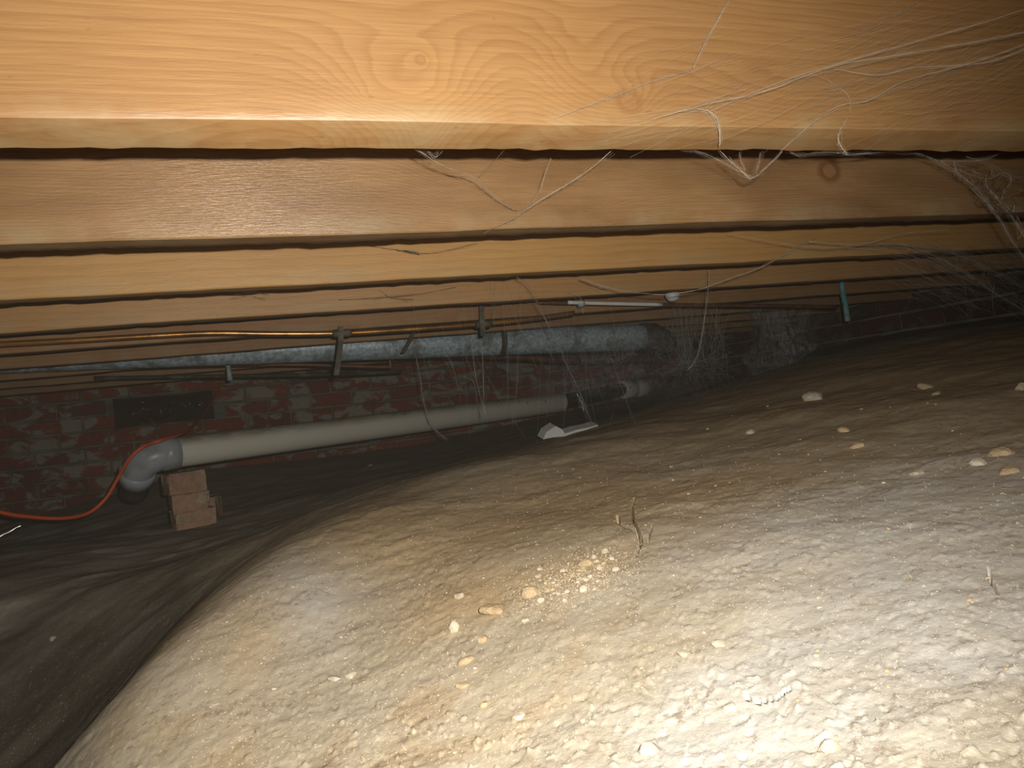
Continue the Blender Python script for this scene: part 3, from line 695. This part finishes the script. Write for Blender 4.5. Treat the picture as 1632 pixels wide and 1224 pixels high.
c1_ = empty('cobweb', P2(1350, 120, .69), 'wide dusty cobweb fanning over the right of the nearest joist', 'cobweb')
strands(c1_, [([(1168, -10), (1142, 35), (1122, 72), (1105, 108)], .69, 1.1),
              ([(885, 188), (960, 160), (1040, 130), (1102, 112)], .70, .8),
              ([(1040, 190), (1130, 165), (1220, 145), (1330, 105), (1450, 85), (1560, 65), (1640, 50)], [.695, .60], 1.2),
              ([(1130, 178), (1250, 128), (1360, 95), (1480, 60), (1560, 38), (1640, 12)], [.695, .58], 1.0),
              ([(1330, 110), (1400, 120), (1450, 108), (1520, 104), (1580, 98), (1640, 75)], [.69, .6], .9),
              ([(1245, 240), (1300, 192), (1340, 168), (1385, 160), (1440, 130), (1530, 105), (1575, 92), (1640, 68)], [.71, .62], 1.2),
              ([(1085, 178), (1112, 174), (1135, 180), (1146, 200), (1147, 232)], .70, 1.6),
              ([(1352, 186), (1340, 205), (1336, 222), (1342, 236), (1350, 246)], .70, 1.6),
              ([(1340, 60), (1370, 52), (1400, 40), (1460, 5)], .69, .8),
              ([(1250, 130), (1300, 120), (1350, 150), (1355, 180)], .69, .5)], M_web, 9)
threads(c1_, [(1060, 60, 1632, 200, .62, .70), (1350, 20, 1632, 160, .6, .7)], 260, M_web, .30, Lr=(60, 260), ang=(-.42, .18))
c2_ = empty('cobweb', P2(1197, 260, .80), 'small drooping web with a bright tip hanging from the nearest joist edge', 'cobweb')
strands(c2_, [([(1145, 238), (1170, 262), (1190, 280), (1197, 284), (1208, 279), (1230, 258), (1250, 238)], .79, 1.5),
              ([(1178, 243), (1182, 258), (1188, 272)], .79, .7), ([(1212, 242), (1210, 258), (1205, 275)], .79, .7),
              ([(1250, 238), (1275, 248), (1300, 243), (1352, 243)], .78, .9), ([(1060, 236), (1100, 238), (1140, 252), (1180, 275)], .78, .6)], M_web, 10)
c3_ = empty('cobweb', P2(1550, 280, .9), 'ragged net cobweb with open cells at the right edge under the nearest joist', 'cobweb')
strands(c3_, [([(1335, 244), (1352, 246), (1400, 243), (1440, 241), (1480, 250), (1520, 270), (1560, 305), (1590, 345), (1615, 385), (1645, 430)], [.77, 1.0], 1.6),
              ([(1500, 256), (1560, 256), (1592, 246)], .8, .7), ([(1540, 250), (1580, 262), (1610, 280), (1645, 290)], [.8, .9], .9),
              ([(1520, 268), (1570, 285), (1600, 275), (1612, 287), (1600, 305), (1595, 318), (1578, 304)], .9, .9),
              ([(1570, 285), (1575, 300), (1600, 330), (1622, 358), (1645, 400)], .92, .9),
              ([(1595, 318), (1612, 335), (1632, 335)], .92, .8)], M_webg, 8)
net(c3_, [(1500, 255), (1640, 262), (1640, 400)], .82, .98, 60, M_webg, .7)
net(c3_, [(1520, 265), (1580, 290), (1600, 350)], .85, .95, 60, M_webg, .5)
c4_ = empty('cobweb', P2(820, 320, 1.05), 'thin forked cobweb strands crossing the second joist left of centre', 'cobweb')
strands(c4_, [([(658, 234), (690, 255), (720, 270), (755, 282), (775, 300), (800, 322), (822, 336)], [.80, 1.08], 1.6),
              ([(822, 336), (842, 328), (858, 308), (868, 280), (878, 252)], [1.08, .95], .8),
              ([(768, 374), (790, 362), (815, 350), (850, 326), (900, 296), (940, 270), (978, 238)], [1.13, .82], 1.3),
              ([(762, 284), (785, 260), (806, 236)], [.97, .80], .6),
              ([(660, 236), (680, 240), (692, 252), (712, 234)], .82, .6), ([(680, 236), (694, 250), (700, 234)], .82, .5)], M_web, 5)
c5_ = empty('cobweb', P2(1060, 450, 1.6), 'long sagging cobweb thread below the third and fourth joists', 'cobweb')
strands(c5_, [([(925, 443), (960, 456), (1010, 466), (1060, 469), (1110, 462), (1160, 445), (1215, 425), (1260, 400), (1300, 380)], [1.62, 1.45], 1.8),
              ([(1160, 372), (1230, 385), (1310, 395), (1380, 388), (1440, 372), (1520, 366)], [1.3, 1.2], 1.0)], M_web, 4)
c6_ = empty('cobweb', P2(1500, 420, 1.4), 'dense grey fan-shaped cobweb running down to the dark right corner', 'cobweb')
strands(c6_, [([(1290, 385), (1370, 390), (1440, 390), (1490, 408), (1540, 436), (1590, 470), (1640, 500)], [1.3, 1.5], 1.3),
              ([(1400, 388), (1480, 395), (1560, 408), (1640, 440)], [1.35, 1.5], 1.0), ([(1440, 390), (1520, 405), (1600, 440), (1640, 465)], [1.35, 1.5], .9),
              ([(1350, 395), (1430, 402), (1500, 425), (1560, 455)], [1.35, 1.5], .8)], M_webg, 10)
net(c6_, [(1400, 388), (1645, 420), (1640, 500)], 1.35, 1.55, 90, M_webg, .5)
net(c6_, [(1480, 400), (1640, 380), (1645, 470)], 1.35, 1.55, 70, M_webg, .4)
threads(c6_, [(1440, 390, 1632, 480, 1.3, 1.6)], 110, M_webg, .35, Lr=(50, 170), ang=(.42, .22))
c7_ = empty('cobweb', P2(880, 540, 1.7), 'long loose cobweb thread hanging in front of the pipes down to the pale scrap', 'cobweb')
strands(c7_, [([(822, 440), (845, 460), (862, 495), (885, 540), (905, 585), (925, 628), (943, 676)], [1.6, 2.2], 1.3),
              ([(920, 628), (927, 640), (930, 655)], 2.1, 2.6),
              ([(905, 465), (925, 475), (930, 500)], 1.8, .7)], M_webg, 4)
c8_ = empty('cobweb', P2(1120, 500, 1.9), 'curved cobweb thread dropping from the joists right of the duct end', 'cobweb')
strands(c8_, [([(1130, 430), (1129, 460), (1124, 500), (1117, 545), (1108, 575), (1094, 592)], [1.7, 1.9], 1.5)], M_webg, 4)
c9_ = empty('cobweb', P2(765, 560, 2.0), 'bundle of faint upright cobweb threads crossing the duct and white pipe', 'cobweb')
strands(c9_, [([(752, 545), (757, 590), (765, 630), (775, 662)], 2.1, .8), ([(768, 540), (770, 600), (772, 665)], 2.1, .7), ([(660, 560), (668, 590), (675, 640), (690, 680), (712, 700)], 2.8, 1.4),
              ([(738, 600), (755, 610), (762, 650)], 2.2, .6), ([(695, 545), (720, 580), (735, 640)], 2.2, .5)], M_webg, 5)
threads(c9_, [(660, 480, 1000, 660, 1.7, 2.2), (740, 440, 900, 640, 1.7, 2.2)], 60, M_webg, .3, Lr=(60, 200), ang=(1.45, .22))
c10 = empty('cobweb', P2(1150, 560, 2.3), 'tangled wispy cobwebs at the dark end of the duct above the slope', 'cobweb')
threads(c10, [(1060, 500, 1160, 610, 2.25, 2.5), (1080, 560, 1160, 600, 2.25, 2.5)], 200, M_webg, .35, Lr=(20, 90))
threads(c10, [(1070, 490, 1160, 560, 2.25, 2.5)], 80, M_webg, .5, Lr=(40, 120), ang=(1.5, .3))
c11 = empty('cobweb', P2(600, 400, 1.45), 'short dark twisted strands along the third joist', 'cobweb')
strands(c11, [([(590, 392), (630, 398), (668, 404), (700, 402), (760, 388)], [1.48, 1.5], .9), ([(632, 398), (650, 400), (668, 405)], 1.47, 2.4),
              ([(540, 478), (600, 475), (660, 470), (726, 458)], 1.88, .9), ([(605, 463), (625, 475), (660, 478)], 1.88, .8), ([(372, 470), (400, 466), (430, 470)], 1.5, 1.2)], M_strap, 3)
c12 = empty('cobweb', P2(15, 846, .8), 'single bright thread at the left edge below the orange cable', 'cobweb')
strands(c12, [([(-12, 861), (33, 838)], 1.0, 2.0)], M_white)

def sheet(name, quad, label, nu=40, nv=30, dens=1.0, parent=None):
    """draped silk sheet between four points (u, v, y)"""
    C_ = [P2(*c) for c in quad]; vs_ = []; dn_ = []
    for j in range(nv+1):
        for i in range(nu+1):
            a_, b_ = i/nu, j/nv
            p = C_[0]*(1-a_)*(1-b_)+C_[1]*a_*(1-b_)+C_[2]*a_*b_+C_[3]*(1-a_)*b_
            p = p+Vector((0, float(fbm(np.array([a_*3.]), np.array([b_*3.]), 1.5, 3, 5)[0])*.12, -.03*math.sin(math.pi*a_)))
            vs_.append(p); e_ = min(a_, 1-a_, b_, 1-b_); dn_.append(min(1, e_*4)*dens)
    fs = [(j*(nu+1)+i, j*(nu+1)+i+1, (j+1)*(nu+1)+i+1, (j+1)*(nu+1)+i) for j in range(nv) for i in range(nu)]
    me_ = fresh(name, vs_, fs); o = link(name, me_, M_veil, parent)
    at_ = me_.attributes.new('dens', 'FLOAT_COLOR', 'POINT'); at_.data.foreach_set('color', np.repeat(np.array(dn_, np.float32)[:, None], 4, 1).ravel())
    return tag(o, label, 'cobweb') if not parent else o
sheet('web_sheet', [(1185, 455, 2.4), (1318, 450, 2.4), (1312, 590, 2.5), (1190, 620, 2.5)], 'thick grey dusty cobweb sheet hanging beside the green-blue pipe', dens=1.3)
sheet('web_sheet', [(820, 470, 1.9), (1130, 470, 1.9), (1120, 640, 2.2), (840, 640, 2.2)], None, dens=.55, parent=c9_)

# dusty air past the first joist
hz = MB(); x0, x1, y0, y1, z0, z1 = RX0+.01, RX1-.01, J0+.002, RY1-.02, -.2, JB+JH-.01
hz.add([(x0, y0, z0), (x1, y0, z0), (x1, y1, z0), (x0, y1, z0), (x0, y0, z1), (x1, y0, z1), (x1, y1, z1), (x0, y1, z1)], [(3, 2, 1, 0), (4, 5, 6, 7), (0, 1, 5, 4), (1, 2, 6, 5), (2, 3, 7, 6), (3, 0, 4, 7)])
hm = bpy.data.materials.new('dusty_air'); hm.use_nodes = True; hm.node_tree.nodes.clear()
vo = hm.node_tree.nodes.new('ShaderNodeVolumePrincipled'); ou = hm.node_tree.nodes.new('ShaderNodeOutputMaterial'); hm.node_tree.links.new(vo.outputs[0], ou.inputs['Volume'])
vo.inputs['Density'].default_value = .030; vo.inputs['Color'].default_value = (.80, .74, .62, 1); vo.inputs['Anisotropy'].default_value = -.1
tag(hz.build('haze', hm, smooth=False), 'thin dusty haze hanging in the air of the crawl space', 'haze', kind='stuff')
